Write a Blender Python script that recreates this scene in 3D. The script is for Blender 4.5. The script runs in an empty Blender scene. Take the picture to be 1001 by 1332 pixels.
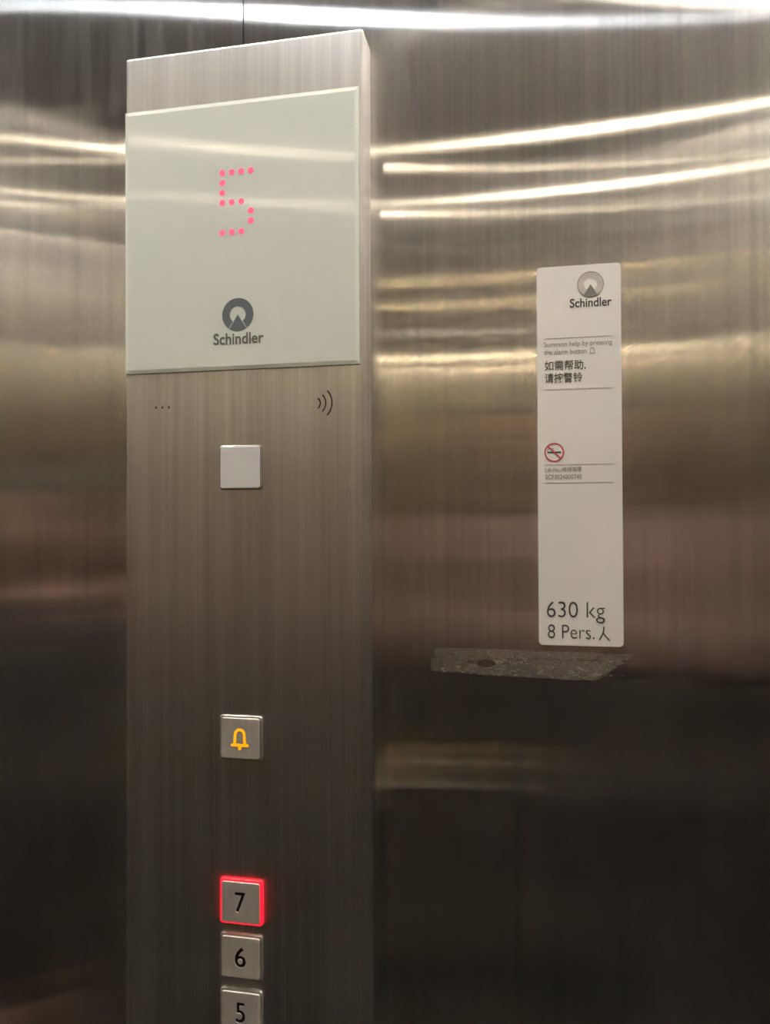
import bpy, bmesh, math, random
from mathutils import Vector, Matrix
random.seed(7)
SC = bpy.context.scene
C = SC.collection
PI = math.pi

# ------------------------------------------------------------------ camera, world, exposure
EYE = Vector((0.0, -0.553, 1.42))
cam_d = bpy.data.cameras.new('camera')
cam_d.sensor_fit = 'HORIZONTAL'
cam_d.sensor_width = 36.0
cam_d.lens = 36.0                       # f = 1001 px on a 1001 px wide frame
cam_d.clip_start = 0.005
cam = bpy.data.objects.new('camera', cam_d); C.objects.link(cam)
r_ = Vector((0.980488, 0.196537, -0.004084)); u_ = Vector((0.006479, -0.011546, 0.999912)); f_ = Vector((-0.196473, 0.980428, 0.012594))
M = Matrix((r_, u_, -f_)).transposed().to_4x4(); M.translation = EYE
cam.matrix_world = M
SC.camera = cam
world = bpy.data.worlds.new('world'); SC.world = world; world.use_nodes = True
world.node_tree.nodes['Background'].inputs[0].default_value = (0.02, 0.02, 0.02, 1)
world.node_tree.nodes['Background'].inputs[1].default_value = 0.0
SC.view_settings.view_transform = 'Standard'; SC.view_settings.look = 'None'
SC.view_settings.exposure = 0.65; SC.view_settings.gamma = 1.0
SC.view_settings.use_curve_mapping = False
SC.cycles.max_bounces = 16; SC.cycles.glossy_bounces = 14; SC.cycles.diffuse_bounces = 5
SC.cycles.transparent_max_bounces = 12
SC.cycles.sample_clamp_indirect = 40.0
SC.cycles.caustics_reflective = True
SC.cycles.blur_glossy = 0.0

WARM = (1.0, 0.85, 0.62); SOFT = (1.0, 0.93, 0.83); COOL = (0.86, 0.93, 1.0)
SPOT_E = 190.0; NEAR_E = 560.0; CENTRE_E = 105.0        # radiance of the lamp lenses

# the car: wall surfaces
XL, XR, YF, YB, ZC = -1.03, 0.37, 0.025, -1.735, 2.27

# ------------------------------------------------------------------ node helpers
def new_mat(name):
    m = bpy.data.materials.new(name); m.use_nodes = True
    nt = m.node_tree; nt.nodes.clear()
    out = nt.nodes.new('ShaderNodeOutputMaterial')
    return m, nt, out
def N(nt, t, **kw):
    n = nt.nodes.new(t)
    for k, v in kw.items():
        if k in n.inputs: n.inputs[k].default_value = v
        else: setattr(n, k, v)
    return n
def L(nt, a, ao, b, bi): nt.links.new(a.outputs[ao], b.inputs[bi])
def coords(nt, scale, loc=(0, 0, 0)):
    g = N(nt, 'ShaderNodeNewGeometry')
    mp = N(nt, 'ShaderNodeMapping'); mp.inputs['Scale'].default_value = scale; mp.inputs['Location'].default_value = loc
    L(nt, g, 'Position', mp, 'Vector'); return mp
def noise(nt, scale, detail=2.0, loc=(0, 0, 0), rough=0.5):
    mp = coords(nt, scale, loc)
    n = N(nt, 'ShaderNodeTexNoise', Scale=1.0, Detail=detail, Roughness=rough); L(nt, mp, 0, n, 'Vector'); return n
def ramp(nt, src, so, pts):
    r = N(nt, 'ShaderNodeValToRGB'); e = r.color_ramp.elements
    e[0].position, e[0].color = pts[0][0], (*pts[0][1], 1); e[1].position, e[1].color = pts[-1][0], (*pts[-1][1], 1)
    for p, c in pts[1:-1]:
        q = e.new(p); q.color = (*c, 1)
    L(nt, src, so, r, 'Fac'); return r
def maprange(nt, src, so, a, b, c, d):
    m = N(nt, 'ShaderNodeMapRange'); 
    for i, v in enumerate((a, b, c, d)): m.inputs[i + 1].default_value = v
    L(nt, src, so, m, 0); return m

def brushed(name, tint, across, along, core=None, haze=0.12, haze_rough=0.45, diffuse=0.05, grain=(900, 900, 1.6), bump=0.25, dist=2e-5,
            streak=0.12, axis=(0, 0, 1), smudge=0.0):
    """steel brushed along one axis: reflections spread wide across the grain and stay tight along it"""
    m, nt, out = new_mat(name)
    tan = N(nt, 'ShaderNodeCombineXYZ', X=axis[0], Y=axis[1], Z=axis[2])
    g = noise(nt, grain, 3.0, rough=0.7)
    g2 = noise(nt, tuple(x * 0.13 for x in grain[:2]) + (grain[2] * .8,), 3.0, (3, 7, 1))
    add = N(nt, 'ShaderNodeMath', operation='ADD'); L(nt, g, 'Fac', add, 0); L(nt, g2, 'Fac', add, 1)
    col = ramp(nt, add, 0, [(0.0, tuple(c * (1 - streak) for c in tint)), (1.0, tuple(min(1, c * (1 + streak)) for c in tint))])
    sub = maprange(nt, add, 0, 0.6, 1.4, 0.0, 1.0); L(nt, sub, 0, col, 'Fac')
    bp = N(nt, 'ShaderNodeBump', Strength=bump, Distance=dist); L(nt, g, 'Fac', bp, 'Height')
    def lobe(k, rgh, aniso):
        s = N(nt, 'ShaderNodeBsdfAnisotropic', distribution='GGX'); s.inputs['Roughness'].default_value = rgh
        s.inputs['Anisotropy'].default_value = -aniso; s.inputs['Rotation'].default_value = 0.0
        L(nt, tan, 0, s, 'Tangent'); L(nt, col, 0, s, 'Color'); L(nt, bp, 0, s, 'Normal'); return s
    def al(ac): return math.sqrt(math.sqrt(ac * along)), -(1 - math.sqrt(along / ac))
    main = lobe(0, *al(across))
    if core:
        c2 = lobe(2, *al(core)); mc = N(nt, 'ShaderNodeMixShader', Fac=0.55); L(nt, main, 0, mc, 1); L(nt, c2, 0, mc, 2); main = mc
    wide = lobe(1, haze_rough, -0.55)
    mix = N(nt, 'ShaderNodeMixShader', Fac=haze); L(nt, main, 0, mix, 1); L(nt, wide, 0, mix, 2)
    if smudge:
        sm = noise(nt, (5, 5, 3.2), 3.0, (1.3, 0, 2.2)); st = noise(nt, (130, 130, 7), 2.0, (0, 0, 4))
        mu = N(nt, 'ShaderNodeMath', operation='MULTIPLY'); L(nt, sm, 'Fac', mu, 0); L(nt, st, 'Fac', mu, 1)
        mr = maprange(nt, mu, 0, 0.20, 0.42, haze, haze + smudge); L(nt, mr, 0, mix, 'Fac')
    df = N(nt, 'ShaderNodeBsdfDiffuse'); L(nt, col, 0, df, 'Color')
    mix2 = N(nt, 'ShaderNodeMixShader', Fac=diffuse); L(nt, mix, 0, mix2, 1); L(nt, df, 0, mix2, 2)
    L(nt, mix2, 0, out, 'Surface')
    return m

def pbr(name, col, rough=0.5, metal=0.0, spec=0.5, emis=None, es=0.0, coat=0.0, mottle=0.0, mscale=40, bump=0.0, bscale=200, alpha=None, trans=0.0):
    m, nt, out = new_mat(name)
    p = N(nt, 'ShaderNodeBsdfPrincipled')
    p.inputs['Base Color'].default_value = (*col, 1); p.inputs['Roughness'].default_value = rough
    p.inputs['Metallic'].default_value = metal; p.inputs['Specular IOR Level'].default_value = spec
    p.inputs['Coat Weight'].default_value = coat; p.inputs['Coat Roughness'].default_value = 0.05
    p.inputs['Transmission Weight'].default_value = trans
    if emis: p.inputs['Emission Color'].default_value = (*emis, 1); p.inputs['Emission Strength'].default_value = es
    if mottle:
        n = noise(nt, (mscale,) * 3, 4.0)
        c = ramp(nt, n, 'Fac', [(0.3, tuple(max(0, v * (1 - mottle)) for v in col)), (0.7, tuple(min(1, v * (1 + mottle)) for v in col))])
        L(nt, c, 0, p, 'Base Color')
    if bump:
        n = noise(nt, (bscale,) * 3, 3.0, (5, 5, 5)); b = N(nt, 'ShaderNodeBump', Strength=bump, Distance=0.001)
        L(nt, n, 'Fac', b, 'Height'); L(nt, b, 0, p, 'Normal')
    L(nt, p, 0, out, 'Surface'); return m

# ------------------------------------------------------------------ materials
STEEL = (0.74, 0.72, 0.695)
m_wall = brushed('brushed wall steel', STEEL, 0.55, 0.0026, core=0.11, haze=0.05, haze_rough=0.5, diffuse=0.02, streak=0.16, smudge=0.12)
m_room = brushed('brushed car steel', (0.72, 0.69, 0.645), 0.60, 0.0035, haze=0.05, diffuse=0.02, streak=0.06, bump=0.0)
m_mirror = brushed('polished champagne steel', (0.90, 0.78, 0.56), 0.015, 0.0012, haze=0.15, haze_rough=0.5, diffuse=0.05, streak=0.03, bump=0.0)
m_plate = brushed('panel faceplate steel', (0.90, 0.87, 0.83), 0.30, 0.06, haze=0.60, haze_rough=0.50, diffuse=0.035,
                  grain=(700, 700, 3.0), streak=0.24, smudge=0.35)
m_cap = brushed('button cap steel', (0.76, 0.72, 0.68), 0.20, 0.09, haze=0.5, haze_rough=0.6, diffuse=0.55, grain=(900, 900, 30), streak=0.08, bump=.1)
m_chrome = pbr('satin steel', (0.90, 0.84, 0.74), 0.18, 1.0)
m_dark = pbr('dark gap', (0.012, 0.011, 0.010), 0.6)
m_black = pbr('black digit fill', (0.008, 0.006, 0.006), 0.35)
m_led = pbr('red led dot', (0.35, 0.05, 0.08), 0.4, emis=(1.0, 0.07, 0.14), es=0.95)
m_white = pbr('white sensor plastic', (0.80, 0.81, 0.82), 0.22, coat=0.4)
m_guide = pbr('grey light guide', (0.50, 0.47, 0.44), 0.18, 0.55, coat=0.6)
m_red = pbr('lit red light guide', (0.5, 0.01, 0.01), 0.25, emis=(1.0, 0.012, 0.03), es=1.1, coat=0.4)
m_amber = pbr('amber lit symbol', (0.4, 0.15, 0.01), 0.4, emis=(1.0, 0.37, 0.0), es=0.72)
m_logo = pbr('slate print', (0.14, 0.17, 0.19), 0.45)
m_logotext = pbr('grey print', (0.13, 0.14, 0.13), 0.45)
m_sticker = pbr('matt white sticker', (0.85, 0.83, 0.80), 0.55, spec=0.3, mottle=0.01, mscale=30)
m_ink = pbr('dark grey ink', (0.055, 0.05, 0.05), 0.5)
m_ink2 = pbr('mid grey ink', (0.22, 0.205, 0.19), 0.5)
m_ink3 = pbr('pale grey ink', (0.44, 0.42, 0.39), 0.5)
m_silver = pbr('silver grey ink', (0.50, 0.47, 0.44), 0.45, mottle=0.25, mscale=50)
m_rim = pbr('silver emblem outline ink', (0.24, 0.22, 0.20), 0.5)
m_redink = pbr('red ink', (0.62, 0.06, 0.07), 0.5)
m_ceiling = pbr('pale grey ceiling paint', (0.72, 0.75, 0.82), 0.35, 0.0, mottle=0.03)
m_floor = pbr('dark speckled stone', (0.018, 0.017, 0.016), 0.35, mottle=0.7, mscale=300)
m_trim = pbr('lamp trim', (0.6, 0.6, 0.58), 0.3, 1.0)
m_spot = pbr('warm lamp lens', (0.9, 0.9, 0.9), 0.4, emis=WARM, es=SPOT_E)
m_near = pbr('warm bright lamp lens', (0.9, 0.9, 0.9), 0.4, emis=SOFT, es=NEAR_E)
m_cool = pbr('cool lamp lens', (0.9, 0.9, 0.9), 0.4, emis=COOL, es=CENTRE_E)

def glass_mat():
    """back-painted pale green glass with a faint wiped, streaky sheen"""
    m, nt, out = new_mat('pale green glass')
    n = noise(nt, (6, 6, 4), 3.0)
    col = ramp(nt, n, 'Fac', [(0.3, (0.79, 0.845, 0.79)), (0.7, (0.82, 0.875, 0.82))])
    df = N(nt, 'ShaderNodeBsdfDiffuse'); L(nt, col, 0, df, 'Color')
    tan = N(nt, 'ShaderNodeCombineXYZ', X=0, Y=0, Z=1)
    s = N(nt, 'ShaderNodeBsdfAnisotropic', distribution='GGX', Roughness=0.17, Anisotropy=0.84); L(nt, tan, 0, s, 'Tangent')
    fr = N(nt, 'ShaderNodeFresnel', IOR=1.85)
    mx = N(nt, 'ShaderNodeMixShader'); L(nt, fr, 0, mx, 0); L(nt, df, 0, mx, 1); L(nt, s, 0, mx, 2)
    L(nt, mx, 0, out, 'Surface'); return m
m_glass = glass_mat()
m_glassedge = pbr('glass chamfer', (0.84, 0.90, 0.82), 0.25, coat=0.2)

def tape_mat():
    m, nt, out = new_mat('clear tape film')
    tr = N(nt, 'ShaderNodeBsdfTransparent', Color=(0.93, 0.92, 0.90, 1))
    n = noise(nt, (420, 420, 700), 4.0); b = N(nt, 'ShaderNodeBump', Strength=0.9, Distance=0.0006); L(nt, n, 'Fac', b, 'Height')
    gl = N(nt, 'ShaderNodeBsdfGlossy', Roughness=0.28, Color=(0.8, 0.78, 0.75, 1)); L(nt, b, 0, gl, 'Normal')
    df = N(nt, 'ShaderNodeBsdfDiffuse', Color=(0.55, 0.52, 0.48, 1))
    m1 = N(nt, 'ShaderNodeMixShader', Fac=0.5); L(nt, gl, 0, m1, 1); L(nt, df, 0, m1, 2)
    w = noise(nt, (260, 260, 500), 5.0, (2, 0, 1), 0.7); mr = maprange(nt, w, 'Fac', 0.36, 0.72, 0.13, 0.42)
    m2 = N(nt, 'ShaderNodeMixShader'); L(nt, mr, 0, m2, 0); L(nt, tr, 0, m2, 1); L(nt, m1, 0, m2, 2)
    L(nt, m2, 0, out, 'Surface'); return m
m_tape = tape_mat()

# ------------------------------------------------------------------ object helpers
WPOS = {}
def place(me, name, mat, parent=None, smooth=False, centre=None):
    """mesh data in world metres -> one object with its origin at its middle"""
    vs = [v.co for v in me.vertices]
    if centre is None:
        lo = Vector((min(v.x for v in vs), min(v.y for v in vs), min(v.z for v in vs)))
        hi = Vector((max(v.x for v in vs), max(v.y for v in vs), max(v.z for v in vs)))
        centre = (lo + hi) / 2
    me.transform(Matrix.Translation(-centre)); me.materials.clear()
    for mm in (mat if isinstance(mat, (list, tuple)) else [mat]): me.materials.append(mm)
    me.name = name
    if smooth:
        for p in me.polygons: p.use_smooth = True
    o = bpy.data.objects.new(name, me); C.objects.link(o)
    o.location = centre
    if parent is not None:
        o.parent = parent; o.location = centre - WPOS[parent]
    WPOS[o] = centre.copy()
    return o
def tag(o, label=None, cat=None, group=None, kind=None):
    if label: o['label'] = label
    if cat: o['category'] = cat
    if group: o['group'] = group
    if kind: o['kind'] = kind
    return o
def thing(name, loc, label, cat, group=None):
    o = bpy.data.objects.new(name, None); C.objects.link(o); o.empty_display_size = 0.05
    o.location = loc; WPOS[o] = Vector(loc)
    return tag(o, label, cat, group)
def bm_mesh(bm):
    me = bpy.data.meshes.new('m'); bm.normal_update(); bm.to_mesh(me); bm.free(); return me
def add_box(bm, lo, hi, bevel=0.0, seg=2, front_only=False):
    r = bmesh.ops.create_cube(bm, size=1.0); vs = r['verts']
    lo, hi = Vector(lo), Vector(hi)
    for v in vs: v.co = Vector((lo[i] + (v.co[i] + .5) * (hi[i] - lo[i]) for i in range(3)))
    if bevel:
        es = {e for v in vs for e in v.link_edges}
        if front_only: es = {e for e in es if not (abs(e.verts[0].co.y - hi.y) < 1e-7 and abs(e.verts[1].co.y - hi.y) < 1e-7)}
        bmesh.ops.bevel(bm, geom=list(es), offset=bevel, segments=seg, profile=0.5, affect='EDGES', clamp_overlap=True)
def box(name, lo, hi, mat, parent=None, bevel=0.0, seg=2, front_only=False, smooth=False):
    bm = bmesh.new(); add_box(bm, lo, hi, bevel, seg, front_only)
    return place(bm_mesh(bm), name, mat, parent, smooth)
def add_cyl(bm, a, b, r, n=20, r2=None):
    a, b = Vector(a), Vector(b); d = b - a
    q = d.to_track_quat('Z', 'Y').to_matrix().to_4x4(); q.translation = (a + b) / 2
    bmesh.ops.create_cone(bm, cap_ends=True, segments=n, radius1=r, radius2=r if r2 is None else r2, depth=d.length, matrix=q)
def curve_mesh(cu):
    o = bpy.data.objects.new('tmp', cu); C.objects.link(o)
    dg = bpy.context.evaluated_depsgraph_get(); dg.update()
    me = bpy.data.meshes.new_from_object(o.evaluated_get(dg)); bpy.data.objects.remove(o); return me
ROT = Matrix(((1, 0, 0), (0, 0, -1), (0, 1, 0))).to_4x4()           # (x, y, z) -> (x, -z, y): flat drawing stands up, facing the viewer
def flat_mesh(loops, y_back, depth):
    """closed loops (inner loops are holes) in wall coordinates (x, z), extruded towards the viewer"""
    cu = bpy.data.curves.new('c', 'CURVE'); cu.dimensions = '2D'; cu.fill_mode = 'BOTH'; cu.extrude = depth / 2; cu.resolution_u = 1
    K = 100.0
    cu.extrude *= K
    for lp in loops:
        s = cu.splines.new('POLY'); s.points.add(len(lp) - 1)
        for q, (x, z) in zip(s.points, lp): q.co = (x * K, z * K, 0, 1)
        s.use_cyclic_u = True
    me = curve_mesh(cu)
    me.transform(Matrix.Scale(1 / K, 4)); me.transform(ROT); me.transform(Matrix.Translation((0, y_back - depth / 2, 0)))
    return me
def flat(name, loops, y_back, depth, mat, parent=None): return place(flat_mesh(loops, y_back, depth), name, mat, parent)
def text_mesh(s, x0, x1, z0, z1, y_back, depth, bold=0.0):
    """lettering fitted into a box on the wall; z0 is the baseline side of the drawn bounds"""
    cu = bpy.data.curves.new('t', 'FONT'); cu.body = s; cu.size = 1.0; cu.offset = bold; cu.resolution_u = 4
    cu.extrude = 0.05; cu.fill_mode = 'BOTH'
    me = curve_mesh(cu)
    xs = [v.co.x for v in me.vertices]; ys = [v.co.y for v in me.vertices]
    ax, bx, ay, by = min(xs), max(xs), min(ys), max(ys)
    for v in me.vertices:
        v.co = Vector((x0 + (v.co.x - ax) / (bx - ax) * (x1 - x0), z0 + (v.co.y - ay) / (by - ay) * (z1 - z0), (v.co.z / 0.1 + .5) * depth))
    me.transform(ROT); me.transform(Matrix.Translation((0, y_back, 0)))
    return me
def text(name, s, x0, x1, z0, z1, y_back, depth, mat, parent, bold=0.0):
    return place(text_mesh(s, x0, x1, z0, z1, y_back, depth, bold), name, mat, parent)
def join_loops(loops, y, d): return flat_mesh(loops, y, d)
def circ(cx, cz, r, n=40, rz=None): return [(cx + r * math.cos(2 * PI * i / n), cz + (rz or r) * math.sin(2 * PI * i / n)) for i in range(n)]
def rrect(x0, x1, z0, z1, r, n=6):
    out = []
    for cx, cz, a in ((x1 - r, z1 - r, 0), (x0 + r, z1 - r, 90), (x0 + r, z0 + r, 180), (x1 - r, z0 + r, 270)):
        for i in range(n + 1):
            t = math.radians(a + 90 * i / n); out.append((cx + r * math.cos(t), cz + r * math.sin(t)))
    return out
def stroke(pts, w, cyclic=False, n=8):
    """a polyline of width w as one closed outline with round ends"""
    P = [Vector(p) for p in pts]; Lf, Rt = [], []
    for i, p in enumerate(P):
        a = P[max(i - 1, 0)]; b = P[min(i + 1, len(P) - 1)]
        t = (b - a).normalized(); nn = Vector((-t.y, t.x)) * w / 2
        Lf.append(p + nn); Rt.append(p - nn)
    def cap(c, start):
        v = start - c; return [c + Matrix.Rotation(-PI * k / n, 2) @ v for k in range(1, n)]
    return [tuple(q) for q in Lf + cap(P[-1], Lf[-1]) + Rt[::-1] + cap(P[0], Rt[0])]
def arc(cx, cz, r, a0, a1, n=14, rz=None):
    return [(cx + r * math.cos(math.radians(a0 + (a1 - a0) * i / n)), cz + (rz or r) * math.sin(math.radians(a0 + (a1 - a0) * i / n))) for i in range(n + 1)]
def cut(o, cutter_mesh):
    """boolean difference with cutter data in world metres, applied"""
    me = cutter_mesh; c = bpy.data.objects.new('cutter', me); C.objects.link(c)
    par, loc = o.parent, o.location.copy()
    o.parent = None; o.location = WPOS[o]
    bpy.context.view_layer.update()
    md = o.modifiers.new('b', 'BOOLEAN'); md.operation = 'DIFFERENCE'; md.object = c; md.solver = 'EXACT'
    dg = bpy.context.evaluated_depsgraph_get(); dg.update()
    nm = bpy.data.meshes.new_from_object(o.evaluated_get(dg)); o.modifiers.clear()
    nm.name = o.data.name + '_cut'; o.data = nm
    bpy.data.objects.remove(c); o.parent = par; o.location = loc

# ------------------------------------------------------------------ lift car shell
def shell(name, lo, hi, mat, bevel=0.0): return tag(box(name, lo, hi, mat, None, bevel), kind='structure')
T = 0.03
floor = shell('floor', (XL - T, YB - T, -0.03), (XR + T, YF + T, 0.0), m_floor)
ceiling = shell('ceiling', (XL - T, YB - T, ZC), (XR + T, YF + T, ZC + 0.03), m_ceiling)
def wall(name, lo, hi, sheets):
    w = shell(name, lo, hi, m_dark)
    for a, b in sheets: box('wall_panel', a, b, {'wall_front': m_wall, 'wall_rear': m_mirror}.get(name, m_room), w, 0.0003, 2)
    return w
SEAM = -0.230
S = 0.003
wall('wall_front', (XL - T, YF + S, 0), (XR + T, YF + T, ZC), [((XL, YF, 0.09), (SEAM - .0003, YF + S + .0005, ZC - .001)), ((SEAM + .0003, YF, 0.09), (XR, YF + S + .0005, ZC - .001))])
w3 = (XR - XL) / 3
wall('wall_rear', (XL - T, YB - T, 0), (XR + T, YB - S, ZC), [((XL + w3 * i + .0006, YB - S - .0005, 0.09), (XL + w3 * (i + 1) - .0006, YB, ZC - .001)) for i in range(3)])
ym = (YF + YB) / 2
wall('wall_right', (XR + S, YB - S, 0), (XR + T, YF + S, ZC), [((XR, YB + .0006, 0.09), (XR + S + .0005, ym - .0006, ZC - .001)), ((XR, ym + .0006, 0.09), (XR + S + .0005, YF - .0006, ZC - .001))])
# left wall: returns beside the doors, header above
w = shell('wall_left', (XL - T, YB - S, 0), (XL - S, YF + S, ZC), m_dark)
for a, b in (((YB + .0006, 0.09), (-1.03, ZC - .001)), ((-0.20, 0.09), (YF - .0006, ZC - .001)), ((-1.0290, 2.06), (-0.2010, ZC - .001))):
    box('wall_panel', (XL - S - .0005, a[0], a[1]), (XL, b[0], b[1]), m_room, w, 0.0008)
for i, (a, b) in enumerate(((-1.028, -0.6155), (-0.6145, -0.202))):
    tag(box('door_%d' % (i + 1), (XL - S - .0005, a, 0.004), (XL - .0008, b, 2.058), m_room, None, 0.001), kind='structure')
for nm, lo, hi in (('baseboard_front', (XL, YF - .004, 0), (XR, YF + S, 0.088)), ('baseboard_rear', (XL, YB - S, 0), (XR, YB + .004, 0.088)),
                   ('baseboard_right', (XR - .004, YB + .004, 0), (XR + S, YF - .004, 0.088))):
    shell(nm, lo, hi, m_black, 0.001)

# downlights recessed in the ceiling
def downlight(x, y, lens, label, r=0.021):
    t = thing('downlight', (x, y, ZC), label, 'lamp', 'downlights in the car ceiling')
    bm = bmesh.new(); prof = [(r + .001, -.0005), (r + .001, -.004), (r + .004, -.006), (r + .014, -.003), (r + .016, 0.0)]
    n = 32; rings = [[bm.verts.new((x + q * math.cos(2 * PI * k / n), y + q * math.sin(2 * PI * k / n), ZC + h)) for k in range(n)] for q, h in prof]
    for a, b in zip(rings, rings[1:]):
        for k in range(n): bm.faces.new((a[k], a[(k + 1) % n], b[(k + 1) % n], b[k]))
    place(bm_mesh(bm), 'trim_ring', m_trim, t, True)
    bm = bmesh.new(); add_cyl(bm, (x, y, ZC - .0005), (x, y, ZC - .003), r, 32)
    place(bm_mesh(bm), 'lamp_lens', lens, t)
for y_, row in ((-1.405, 'rear row'), (-1.105, 'second row from the rear'), (-0.125, 'row above the control panel')):
    for x_, side in ((-0.62, 'door side'), (0.12, 'side away from the door')):
        downlight(x_, y_, m_near if y_ > -0.5 else m_spot, 'warm ceiling downlight in the %s, %s' % (row, side), 0.030 if y_ > -0.5 else 0.016)
downlight(-0.35, -0.630, m_cool, 'cool white downlight in the middle of the ceiling', 0.018)

# handrail on the rear wall
hr = thing('handrail', (-0.33, YB, 0.667), 'twin-bar satin steel handrail along the rear wall, seen reflected', 'handrail')
for z in (0.700, 0.634):
    bm = bmesh.new(); add_cyl(bm, (XL + .06, YB + .06, z), (XR - .06, YB + .06, z), 0.014, 24); place(bm_mesh(bm), 'rail_bar', m_chrome, hr, True)
for x in (-0.9, -0.33, 0.24):
    bm = bmesh.new(); add_cyl(bm, (x, YB + .0002, 0.667), (x, YB + .006, 0.667), 0.028, 24); add_cyl(bm, (x, YB + .005, 0.667), (x, YB + .06, 0.667), 0.007, 16)
    add_box(bm, (x - .006, YB + .056, 0.630), (x + .006, YB + .064, 0.708)); place(bm_mesh(bm), 'bracket', m_chrome, hr)

# ------------------------------------------------------------------ car operating panel
PX0, PX1, PZ0, PZ1 = -0.3188, -0.1262, 0.80, 1.7875
GX0, GX1, GZ0, GZ1 = -0.3180, -0.1292, 1.5365, 1.7428
panel = thing('control_panel', ((PX0 + PX1) / 2, YF, PZ0), 'tall brushed steel lift control panel with pale glass display and floor buttons', 'control panel')
BX = -0.22235
buttons = [('white', 1.4617), ('bell', 1.2569), ('7', 1.1336), ('6', 1.0926), ('5', 1.0513)]
body = box('faceplate', (PX0, 0.0, PZ0), (PX1, YF - .0002, PZ1), m_plate, panel, 0.0024, 4, front_only=True)
holes = [rrect(BX - .0173, BX + .0173, z - .0173, z + .0173, .0028) for _, z in buttons]
holes += [circ(x, 1.5098, .00105, 12) for x in (-0.2930, -0.2876, -0.2822)]
holes += [stroke(arc(-0.1645, 1.5088, r, -a, a), .00135) for r, a in ((.0046, 50), (.0088, 43), (.0136, 41))]
cut(body, flat_mesh(holes, 0.0035, 0.006))
bm = bmesh.new(); add_box(bm, (GX0 - .0003, -0.002, GZ0 - .0003), (GX1 + .0003, 0.004, GZ1 + .0003)); cut(body, bm_mesh(bm))
glass = box('display_glass', (GX0, -0.0016, GZ0), (GX1, 0.0039, GZ1), m_glass, panel)
# chamfered rim of the glass
cx, cz = (GX0 + GX1) / 2, (GZ0 + GZ1) / 2
bm2 = bmesh.new(); add_box(bm2, (GX0, -0.0016, GZ0), (GX1, 0.0039, GZ1))
fr = min(bm2.faces, key=lambda f: f.calc_center_median().y)
r2 = bmesh.ops.inset_region(bm2, faces=[fr], thickness=0.0030, depth=0.0004, use_even_offset=True)
for f in bm2.faces: f.material_index = 0 if f is fr or (abs(f.calc_center_median().x - cx) < .02 and abs(f.calc_center_median().z - cz) < .02 and f.calc_center_median().y < 0) else 1
me = bm_mesh(bm2); me.transform(Matrix.Translation(-WPOS[glass])); me.materials.append(m_glass); me.materials.append(m_glassedge); glass.data = me
GY = -0.0020
for i, (c_, r_w) in enumerate([(c, r) for r, cs in enumerate(((0, 1, 2, 3), (0,), (0,), (0, 1, 2), (3,), (3,), (0, 1, 2))) for c in cs]):
    x = -0.2365 + c_ * 0.00767; z = 1.6878 - r_w * 0.00768
    bm = bmesh.new(); add_cyl(bm, (x, GY - .0000, z), (x, GY - .00012, z), 0.0024, 20); place(bm_mesh(bm), 'display_dot', m_led, glass)

def emblem(cx, cz, R, y, parent, m_ring, m_mtn, outline=None, sl=0.0006):
    ri, ha = R * 0.51, 33
    d = 0.00012
    # open ring: starts and ends beside the mountain, leaving a thin pale slit
    def edge_pt(r, s):                                  # point at radius r on a line parallel to the mountain flank, slit away
        a = math.radians(ha); t = math.sqrt(max(r * r - sl * sl, 0))
        ux, uz = math.sin(a) * s, -math.cos(a); nx, nz = math.cos(a) * s, math.sin(a)
        return (cx + ux * t + nx * sl, cz + uz * t + nz * sl)
    def ang(p): return math.degrees(math.atan2(p[1] - cz, p[0] - cx))
    o1, i1 = edge_pt(R * .93, 1), edge_pt(ri, 1); o2, i2 = edge_pt(R * .93, -1), edge_pt(ri, -1)
    a1, b1 = ang(edge_pt(R, 1)), ang(i1); a2, b2 = ang(edge_pt(R, -1)) % 360, ang(i2) % 360
    loop = arc(cx, cz, R, a1, a2, 48) + arc(cx, cz, ri, b2, b1, 32)
    e = flat('emblem_ring', [loop], y, d, m_ring, parent)
    mt = flat('emblem_mountain', [[(cx, cz)] + arc(cx, cz, R, -90 - ha, -90 + ha, 16)], y, d, m_mtn, parent)
    if outline:
        flat('emblem_outline', [circ(cx, cz, R * 1.04, 48), circ(cx, cz, R * .985, 48)], y, d * 1.5, outline, parent)
emblem(-0.2241, 1.5783, 0.0126, GY, glass, m_logo, m_logo)
text('maker_name', 'Schindler', -0.2439, -0.2034, 1.5557, 1.5645, GY, 0.00012, m_logotext, glass, bold=0.016)

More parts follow.
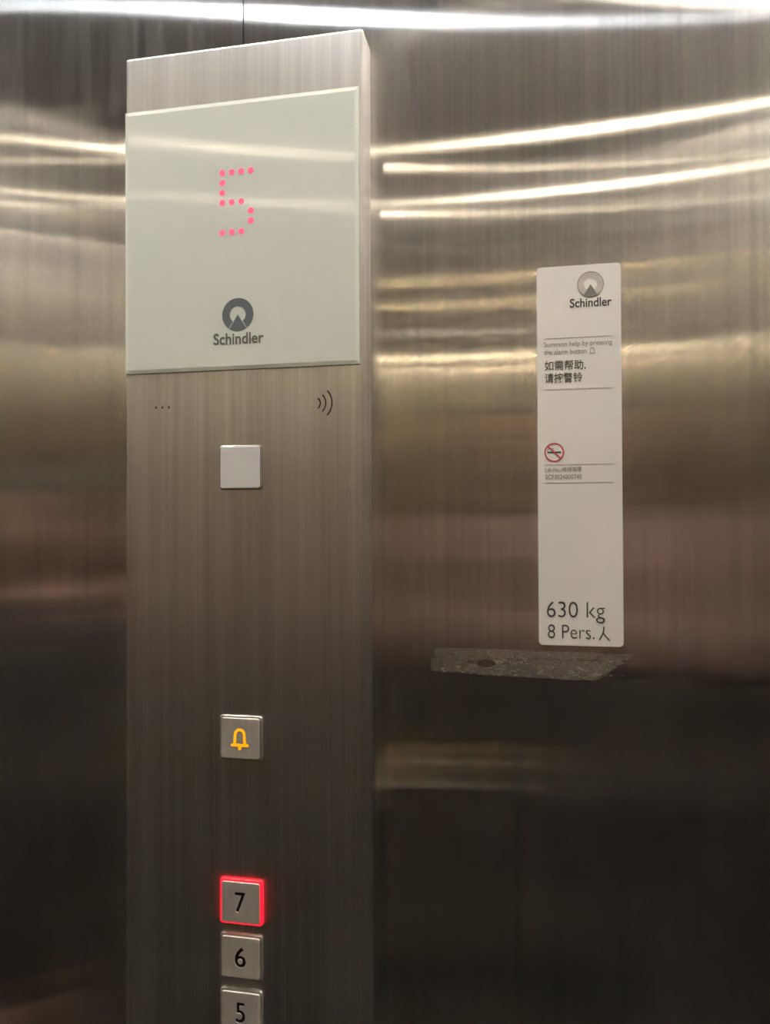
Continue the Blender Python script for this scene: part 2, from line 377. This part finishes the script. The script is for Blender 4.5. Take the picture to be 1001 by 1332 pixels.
# buttons: translucent body, steel cap with the digit cut through it
def button(kind, z):
    x0, x1, z0, z1 = BX - .0170, BX + .0170, z - .0170, z + .0170
    def rb(nm, loop_r, ins, y0, y1, bev, mat, par):
        me = flat_mesh([rrect(x0 + ins, x1 - ins, z0 + ins, z1 - ins, loop_r, 5)], y0, y0 - y1)
        bm = bmesh.new(); bm.from_mesh(me); bmesh.ops.remove_doubles(bm, verts=bm.verts, dist=1e-6)
        es = [e for e in bm.edges if abs(e.verts[0].co.y - y1) < 1e-5 and abs(e.verts[1].co.y - y1) < 1e-5 and len(e.link_faces) == 2 and abs(e.link_faces[0].normal.y - e.link_faces[1].normal.y) > .5]
        bmesh.ops.bevel(bm, geom=es, offset=bev, segments=3, profile=.5, affect='EDGES')
        return place(bm_mesh(bm), nm, mat, par)
    if kind == 'white':
        b = rb('call_sensor', .0025, 0, .006, -.0022, .0010, m_guide, panel); b['label'] = 'blank white sensor window in a thin grey frame'
        rb('sensor_window', .0018, .0012, -.0018, -.0027, .0004, m_white, b); return
    b = rb('floor_button' if kind != 'bell' else 'alarm_button', .0025, 0, .006, -.0022, .0011, m_red if kind == '7' else m_guide, panel)
    b['label'] = {'7': 'floor 7 button ringed in red light', '6': 'unlit floor 6 button', '5': 'unlit floor 5 button', 'bell': 'alarm button with amber bell symbol'}[kind]
    ins = .0019
    cap = rb('button_cap', .0016, ins, -.0020, -.0032, .0004, m_cap, b)
    cx, cz = BX - .0003, z
    if kind == 'bell':
        w = .0021
        top = [(cx - .0040, cz - .0047)] + [(cx - .0037, cz + .0020)] + arc(cx, cz + .0028, .0036, 168, 12, 12) + [(cx + .0037, cz + .0020), (cx + .0040, cz - .0047)]
        L1 = stroke(top, w)
        flat('bell_symbol', [L1], -.0032, .00015, m_amber, b)
        flat('bell_rim', [stroke([(cx - .0062, cz - .0052), (cx + .0062, cz - .0052)], w)], -.00321, .00015, m_amber, b)
        flat('bell_clapper', [circ(cx, cz - .0076, .0014, 16)], -.0032, .00015, m_amber, b)
        return
    w2 = {'7': .0043, '6': .0046, '5': .0039}[kind]
    me = text_mesh(kind, cx - w2, cx + w2, cz - .0077, cz + .0077, -.0015, .004, bold=0.016)
    cut(cap, me)
    flat('number', [rrect(cx - .0055, cx + .0055, cz - .009, cz + .009, .001)], -.00205, .0003, m_black, b)
for k, z in buttons: button(k, z)

# dark fills that paint the shade inside the mic holes and sound slots
bm = bmesh.new()
for x in (-0.2930, -0.2876, -0.2822): add_cyl(bm, (x, .0034, 1.5098), (x, .0012, 1.5098), .00100, 12)
place(bm_mesh(bm), 'mic_hole_shade', m_black, panel)
place(join_loops([stroke(arc(-0.1645, 1.5088, r, -a, a), .0012) for r, a in ((.0046, 50), (.0088, 43), (.0136, 41))], .0034, .0022), 'sound_slot_shade', m_ink, panel)

# ------------------------------------------------------------------ white notice sticker
SX0, SX1, SZ0, SZ1 = -0.0008, 0.0588, 1.3292, 1.6069
SY = YF - .0001
st = thing('notice_sticker', ((SX0 + SX1) / 2, YF, SZ0), 'tall narrow white notice sticker on the wall right of the control panel', 'sticker')
flat('backing', [rrect(SX0, SX1, SZ0, SZ1, .0030)], SY, .0008, m_sticker, st)
Y = SY - .0008
emblem(0.0376, 1.5924, 0.0090, Y, st, m_silver, m_rim, m_rim, 0.0002)
text('maker_name', 'Schindler', 0.0229, 0.0524, 1.5759, 1.5825, Y, .0001, m_ink, st, .018)
for z in (1.5539, 1.5163, 1.4611, 1.4478): flat('rule_line', [[(0.0044, z), (0.0526, z), (0.0526, z + .00032), (0.0044, z + .00032)]], Y, .0001, m_ink3, st)
text('lettering', 'Summon help by pressing', 0.0042, 0.0524, 1.5468, 1.5515, Y, .0001, m_ink2, st, -.004)
text('lettering', 'the alarm button', 0.0042, 0.0345, 1.5423, 1.5458, Y, .0001, m_ink2, st, -.004)
bx, bz = 0.0385, 1.5440
flat('bell_outline', [stroke([(bx - .0013, bz - .0020)] + arc(bx, bz + .0008, .0013, 175, 5, 8) + [(bx + .0013, bz - .0020)], .00035)], Y, .0001, m_ink2, st)
flat('bell_outline', [stroke([(bx - .0020, bz - .0020), (bx + .0020, bz - .0020)], .00035)], Y, .00012, m_ink2, st)
text('lettering', '如需帮助,', 0.0045, 0.0338, 1.5302, 1.5377, Y, .0001, m_ink, st, .006)
text('lettering', '请按警铃', 0.0045, 0.0314, 1.5212, 1.5286, Y, .0001, m_ink, st, .006)
nx, nz = 0.0110, 1.4703
flat('prohibition_ring', [circ(nx, nz, .0071, 40), circ(nx, nz, .0061, 40)], Y, .00012, m_redink, st)
flat('cigarette', [[(nx - .0049, nz - .0005), (nx + .0050, nz - .0005), (nx + .0050, nz + .0006), (nx - .0049, nz + .0006)]], Y, .0001, m_ink, st)
flat('smoke_curl', [stroke([(nx - .0046, nz + .0014), (nx - .0046, nz + .0026), (nx - .0030, nz + .0030), (nx - .0004, nz + .0028), (nx - .0003, nz + .0014)], .0004)], Y, .0001, m_ink2, st)
flat('prohibition_bar', [stroke([(nx - .0045, nz + .0045), (nx + .0045, nz - .0045)], .0010)], Y, .00015, m_redink, st)
text('lettering', 'Lift-No./电梯编号', 0.0046, 0.0304, 1.4558, 1.4596, Y, .0001, m_ink2, st, -.002)
text('lettering', 'SCF3024800745', 0.0046, 0.0304, 1.4506, 1.4540, Y, .0001, m_ink2, st, -.002)
text('lettering', '630 kg', 0.0050, 0.0460, 1.3460, 1.3612, Y, .0001, m_ink, st, -.010)
text('lettering', '8 Pers.', 0.0056, 0.0386, 1.3343, 1.3444, Y, .0001, m_ink, st, -.010)
Z0 = 1.3432
flat('person_stroke', [stroke([(0.0452, Z0), (0.0450, Z0 - .0028), (0.0440, Z0 - .0058), (0.0421, Z0 - .0092)], .00095)], Y, .0001, m_ink, st)
flat('person_stroke', [stroke([(0.0449, Z0 - .0045), (0.0466, Z0 - .0070), (0.0490, Z0 - .0092)], .00095)], Y, .00012, m_ink, st)

# ------------------------------------------------------------------ torn clear tape
tp = thing('clear_tape', (-0.008, YF, 1.304), 'torn wrinkled strips of clear tape on the wall below the sticker', 'tape')
rn = random.Random(3)
def ragged(pts, amp, seg=.004):
    out = []
    for (x0, z0), (x1, z1) in zip(pts, pts[1:] + pts[:1]):
        n = max(1, int(math.hypot(x1 - x0, z1 - z0) / seg)); 
        for k in range(n):
            t = k / n; out.append((x0 + (x1 - x0) * t + rn.uniform(-amp, amp), z0 + (z1 - z0) * t + rn.uniform(-amp, amp)))
    return out
TY = YF - .0001
low = ragged([(-0.0808, 1.3075), (-0.0806, 1.3168), (-0.076, 1.3186), (0.0335, 1.3184), (0.0500, 1.3172), (0.0545, 1.3140), (0.0390, 1.3040), (-0.0340, 1.3053)], .00028)
h1 = [(-0.0690, 1.3226), (-0.0655, 1.3216), (-0.0605, 1.3196), (-0.0680, 1.3199)]
h2 = [(-0.0565, 1.3162), (-0.0500, 1.3157), (-0.0465, 1.3140), (-0.0560, 1.3145)]
h3 = circ(-0.0395, 1.3142, .0068, 12, .0032)
flat('tape_layer', [low, h3, h2], TY, .0001, m_tape, tp)
top = ragged([(-0.0765, 1.3188), (-0.0760, 1.3242), (-0.0730, 1.3254), (0.0200, 1.3243), (0.0640, 1.3240), (0.0585, 1.3195), (0.0560, 1.3165), (0.0420, 1.3192)], .00030)
flat('tape_layer', [top, h1], TY - .00012, .0001, m_tape, tp)
flat('tape_layer', [ragged([(-0.0300, 1.3060), (-0.0305, 1.3240), (-0.0240, 1.3240), (-0.0245, 1.3056)], .0002)], TY - .00024, .0001, m_tape, tp)
flat('tape_layer', [ragged([(0.0360, 1.3045), (0.0300, 1.3120), (0.0500, 1.3215), (0.0590, 1.3175)], .0004, .003)], TY - .00024, .0001, m_tape, tp)
flat('tape_layer', [ragged([(-0.0780, 1.3180), (-0.0778, 1.3250), (-0.0715, 1.3248), (-0.0705, 1.3190)], .0004, .003)], TY - .00024, .0001, m_tape, tp)
for x, z, s in ((0.0630, 1.3235, .0014), (0.0655, 1.3228, .0011), (0.0638, 1.3168, .0008), (0.0655, 1.3166, .0008), (0.0500, 1.3085, .0012), (0.0578, 1.3083, .0011), (0.0470, 1.3078, .0007), (0.0610, 1.3205, .0013)):
    flat('tape_scrap', [[(x + s * rn.uniform(.6, 1.2) * math.cos(a), z + s * .7 * rn.uniform(.6, 1.2) * math.sin(a)) for a in (0, 1, 2, 3, 4, 5.2)]], TY, .0002, m_tape, tp)

# ------------------------------------------------------------------ people in the car (seen as dark, smeared reflections)
m_skin = pbr('skin', (0.62, 0.36, 0.27), 0.5, mottle=0.06)
m_hair = pbr('black hair', (0.02, 0.016, 0.014), 0.45, bump=0.6, bscale=500)
m_pants = pbr('charcoal trouser cloth', (0.008, 0.008, 0.009), 0.9)
m_shoe = pbr('black shoe leather', (0.02, 0.018, 0.016), 0.35)
m_knit = pbr('dusty rose knit', (0.46, 0.31, 0.27), 0.85, bump=0.4, bscale=700)
m_dknit = pbr('black knit', (0.010, 0.010, 0.011), 0.85, bump=0.4, bscale=700)
m_eye = pbr('eye white', (0.8, 0.78, 0.75), 0.2); m_iris = pbr('dark iris', (0.02, 0.012, 0.01), 0.15); m_lip = pbr('lip', (0.45, 0.18, 0.15), 0.45)
m_phone = pbr('dark phone glass', (0.015, 0.016, 0.02), 0.12, coat=0.6)

def skin_mesh(chains, sub=1):
    """chains of (point, radius) joined where a chain starts on an earlier point -> one grown surface"""
    vs, es, rad, idx = [], [], [], {}
    for ch in chains:
        prev = None
        for p, r in ch:
            k = tuple(round(c, 4) for c in p)
            if k not in idx: idx[k] = len(vs); vs.append(p); rad.append(r if isinstance(r, tuple) else (r, r))
            if prev is not None and prev != idx[k]: es.append((prev, idx[k]))
            prev = idx[k]
    me = bpy.data.meshes.new('sk'); me.from_pydata(vs, es, [])
    o = bpy.data.objects.new('sk', me); C.objects.link(o)
    md = o.modifiers.new('s', 'SKIN'); md.use_smooth_shade = True
    sd = o.modifiers.new('d', 'SUBSURF'); sd.levels = sd.render_levels = sub
    if not me.skin_vertices: 
        me.attributes.new  # skin layer is created with the modifier on evaluation
        bm = bmesh.new(); bm.from_mesh(me); bm.verts.layers.skin.verify(); bm.to_mesh(me); bm.free()
    for i, sv in enumerate(me.skin_vertices[0].data): sv.radius = rad[i]; sv.use_root = (i == 0)
    dg = bpy.context.evaluated_depsgraph_get(); dg.update()
    out = bpy.data.meshes.new_from_object(o.evaluated_get(dg)); bpy.data.objects.remove(o); return out
def join(meshes):
    bm = bmesh.new()
    for m in meshes: bm.from_mesh(m)
    return bm_mesh(bm)
def ellipsoid(c, r, rot=None, u=24, v=16, squash=None):
    bm = bmesh.new(); bmesh.ops.create_uvsphere(bm, u_segments=u, v_segments=v, radius=1.0)
    for q in bm.verts:
        co = q.co.copy()
        if squash: co = squash(co)
        co = Vector((co.x * r[0], co.y * r[1], co.z * r[2]))
        if rot: co = rot @ co
        q.co = co + Vector(c)
    return bm_mesh(bm)
def head_shape(co):
    k = 1.0 - 0.28 * max(0, -co.z) ** 1.5                      # narrower towards the jaw
    return Vector((co.x * k, co.y * (1.0 - 0.12 * max(0, -co.z)) + 0.08 * max(0, -co.z) * (1 if co.y > 0 else 0), co.z))
def hand(wrist, fwd, side, curl=1.0, k=1.0):
    """fwd: wrist to knuckles; side: towards the thumb; fingers curl along fwd x side"""
    f, s = Vector(fwd).normalized(), Vector(side); s = (s - f * s.dot(f)).normalized(); n = f.cross(s) * (1 if curl > 0 else -1); cu = abs(curl)
    W_ = Vector(wrist); P = lambda a, b, c=0: tuple(W_ + (f * a + s * b + n * c) * k)
    ch = [[(P(-.03, 0), .022), (P(0, 0), .021), (P(.035, .004), (.026, .018)), (P(.06, .002), (.028, .016))]]
    out = [skin_mesh([ch[0], [(P(.035, .004), .02), (P(.070, .024), .014)], [(P(.035, .004), .02), (P(.070, -.024), .013)]])]
    for b, ln, r in ((.028, .072, .0088), (.0095, .080, .0090), (-.0095, .074, .0086), (-.028, .058, .0078)):
        a0, pt, pts = 0.0, Vector((.062, b, 0)), [(P(.045, b * .8), r)]
        pts.append((P(*pt), r))
        for i, fr in enumerate((.45, .30, .25)):
            a0 += (0.45, 0.6, 0.4)[i] * cu
            pt = pt + Vector((math.cos(a0), 0, math.sin(a0))) * ln * fr; pts.append((P(*pt), r * (.96, .88, .72)[i]))
        out.append(skin_mesh([pts]))
    out.append(skin_mesh([[(P(.012, .012), .013), (P(.030, .034, .004), .0125), (P(.052, .050, .012), .0105), (P(.070, .052, .022), .0085)]]))
    return out
def person(label, base, yaw, look, H, armL, armR, hands, inner):
    """joints in a local frame: +y forward, +x to the person's right; yaw turns the figure about its base"""
    k = H / 1.70
    Rz = Matrix.Rotation(yaw, 3, 'Z'); B = Vector(base)
    G = lambda x, y, z: tuple(B + Rz @ Vector((x, y, z)) * k)
    t = thing('person', base, label, 'person')
    ar = lambda a: [G(*p) for p in a]
    aL, aR = ar(armL), ar(armR)
    # body: legs, trunk, neck, arms as one grown surface, head and hands joined on
    trunk = [(G(0, 0, .92), (.135, .10)), (G(0, 0, 1.05), (.12, .09)), (G(0, .01, 1.22), (.14, .10)), (G(0, 0, 1.36), (.13, .085)), (G(0, .0, 1.43), (.06, .055)), (G(0, .015, 1.50), (.048, .05))]
    legs = [[trunk[0], (G(s * .09, 0, .84), .085), (G(s * .10, .015, .48), .055), (G(s * .10, -.01, .09), .036)] for s in (-1, 1)]
    arms = [[trunk[3], (a[0], .052), (a[1], .040), (a[2], .026)] for a in (aL, aR)]
    hc = Vector(G(0, .035, 1.585)); Rh = Rz @ Matrix.Rotation(look, 3, 'X')
    parts = [skin_mesh([trunk] + legs + arms), ellipsoid(hc, (.074 * k, .094 * k, .115 * k), Rh, squash=head_shape)]
    LH = lambda x, y, z: tuple(hc + Rh @ Vector((x, y, z)) * k)
    parts.append(skin_mesh([[(LH(0, .083, .018), .008), (LH(0, .098, -.012), .012), (LH(0, .092, -.022), .011)]]))       # nose
    for s in (-1, 1): parts.append(ellipsoid(LH(s * .074, -.004, -.004), (.008 * k, .018 * k, .030 * k), Rh, 12, 8))     # ears
    for a, (wr, fw, sd, cu) in zip((aL, aR), hands): parts += hand(wr, fw, sd, cu, k)
    place(join(parts), 'body', m_skin, t, True)
    for s in (-1, 1):
        e = place(ellipsoid(LH(s * .030, .078, .008), (.0125 * k,) * 3, Rh, 14, 10), 'eye', m_eye, t, True)
        place(ellipsoid(LH(s * .030, .0885, .007), (.0055 * k, .003 * k, .0055 * k), Rh, 10, 8), 'iris', m_iris, e, True)
        place(ellipsoid(LH(s * .030, .086, .030), (.017 * k, .006 * k, .003 * k), Rh, 10, 6), 'eyebrow', m_hair, t, True)
    place(ellipsoid(LH(0, .083, -.050), (.022 * k, .008 * k, .007 * k), Rh, 14, 8), 'mouth', m_lip, t, True)
    def hairf(co):
        v = co.copy()
        if v.y > .25 and v.z < .42: v.y = .25 + (v.y - .25) * .1
        return v
    place(ellipsoid(LH(0, -.014, .016), (.083 * k, .100 * k, .116 * k), Rh, 32, 20, hairf), 'hair', m_hair, t, True)
    # clothing: long-sleeved top and dark trousers
    jt = [(G(0, 0, 1.11), (.172, .134)), (G(0, 0, 1.16), (.160, .120)), (G(0, .01, 1.22), (.165, .125)), (G(0, -.002, 1.345), (.145, .105)), (G(0, 0, 1.43), (.078, .074)), (G(0, .008, 1.475), (.060, .062))]
    def lerp(p, q, u): return tuple(p[i] + (q[i] - p[i]) * u for i in range(3))
    ja = [[jt[3], (a[0], .068), (lerp(a[0], a[1], .5), .058), (a[1], .053), (lerp(a[1], a[2], .55), .043), (lerp(a[1], a[2], .86), .036)] for a in (aL, aR)]
    place(skin_mesh([jt] + ja), 'jumper', inner, t, True)
    place(skin_mesh([[(G(0, 0, 1.21), (.153, .116)), (G(0, 0, 1.10), (.153, .116)), (G(0, 0, .99), (.158, .120)), (G(0, 0, .88), (.15, .115))]] + [[(G(0, 0, .88), (.15, .115)), (G(s * .09, 0, .80), .098), (G(s * .10, .012, .48), .075), (G(s * .10, -.006, .11), .062)] for s in (-1, 1)]), 'trousers', m_pants, t, True)
    for s in (-1, 1):
        bm = bmesh.new(); me = skin_mesh([[(G(s * .10, -.045, .045), .040), (G(s * .105, .04, .042), .042), (G(s * .11, .13, .034), (.040, .032))]])
        for v in me.vertices: v.co.z = max(v.co.z, .0005)
        bm.free(); place(me, 'shoe', m_shoe, t, True)
    return t
# the photographer, holding the phone whose lens is the camera; and a passenger beside the doors
PB, PW = Vector((0.055, -1.000, 0.0)), math.radians(8)
def loc_of(p): return tuple(Matrix.Rotation(-PW, 3, 'Z') @ (Vector(p) - PB))
wl, wr_ = (-0.060, -0.640, 1.285), (0.105, -0.625, 1.270)
person('person in pale rose jumper photographing the control panel with a phone', tuple(PB), PW, math.radians(-22), 1.70,
       [(-.175, .0, 1.375), (-.225, .09, 1.155), loc_of(wl)], [(.175, .0, 1.375), (.225, .10, 1.15), loc_of(wr_)],
       [(wl, (.25, .25, .93), (.75, -.45, 0), 1.0), (wr_, (-.30, .2, .93), (-.75, -.45, 0), -1.0)], m_knit)
ph = thing('smartphone', (0.021, -0.566, 1.285), 'dark smartphone held upright in both hands', 'phone')
me = flat_mesh([rrect(-.0375, .0375, -.135, .018, .010)], 0.0, .0078)
me.transform(Matrix.Rotation(math.radians(11.3), 4, 'Z')); me.transform(Matrix.Translation((0.021, -0.5585, 1.42))); place(me, 'phone_body', m_phone, ph)
PP, PY = Vector((-0.76, -0.54, 0.0)), math.radians(60)
def world_of(p, k=1.52 / 1.70): return tuple(PP + Matrix.Rotation(PY, 3, 'Z') @ Vector(p) * k)
a2L, a2R = [(-.175, 0, 1.375), (-.215, -.02, 1.09), (-.205, .05, .84)], [(.175, 0, 1.375), (.215, -.02, 1.09), (.205, .05, .84)]
dn = Matrix.Rotation(PY, 3, 'Z') @ Vector((0, .15, -1)); sd = Matrix.Rotation(PY, 3, 'Z') @ Vector((0, 1, .15))
person('person in black jumper standing beside the lift doors, arms down', tuple(PP), PY, math.radians(-4), 1.52, a2L, a2R,
       [(world_of(a2L[2]), tuple(dn), tuple(sd), .6), (world_of(a2R[2]), tuple(dn), tuple(sd), -.6)], m_dknit)
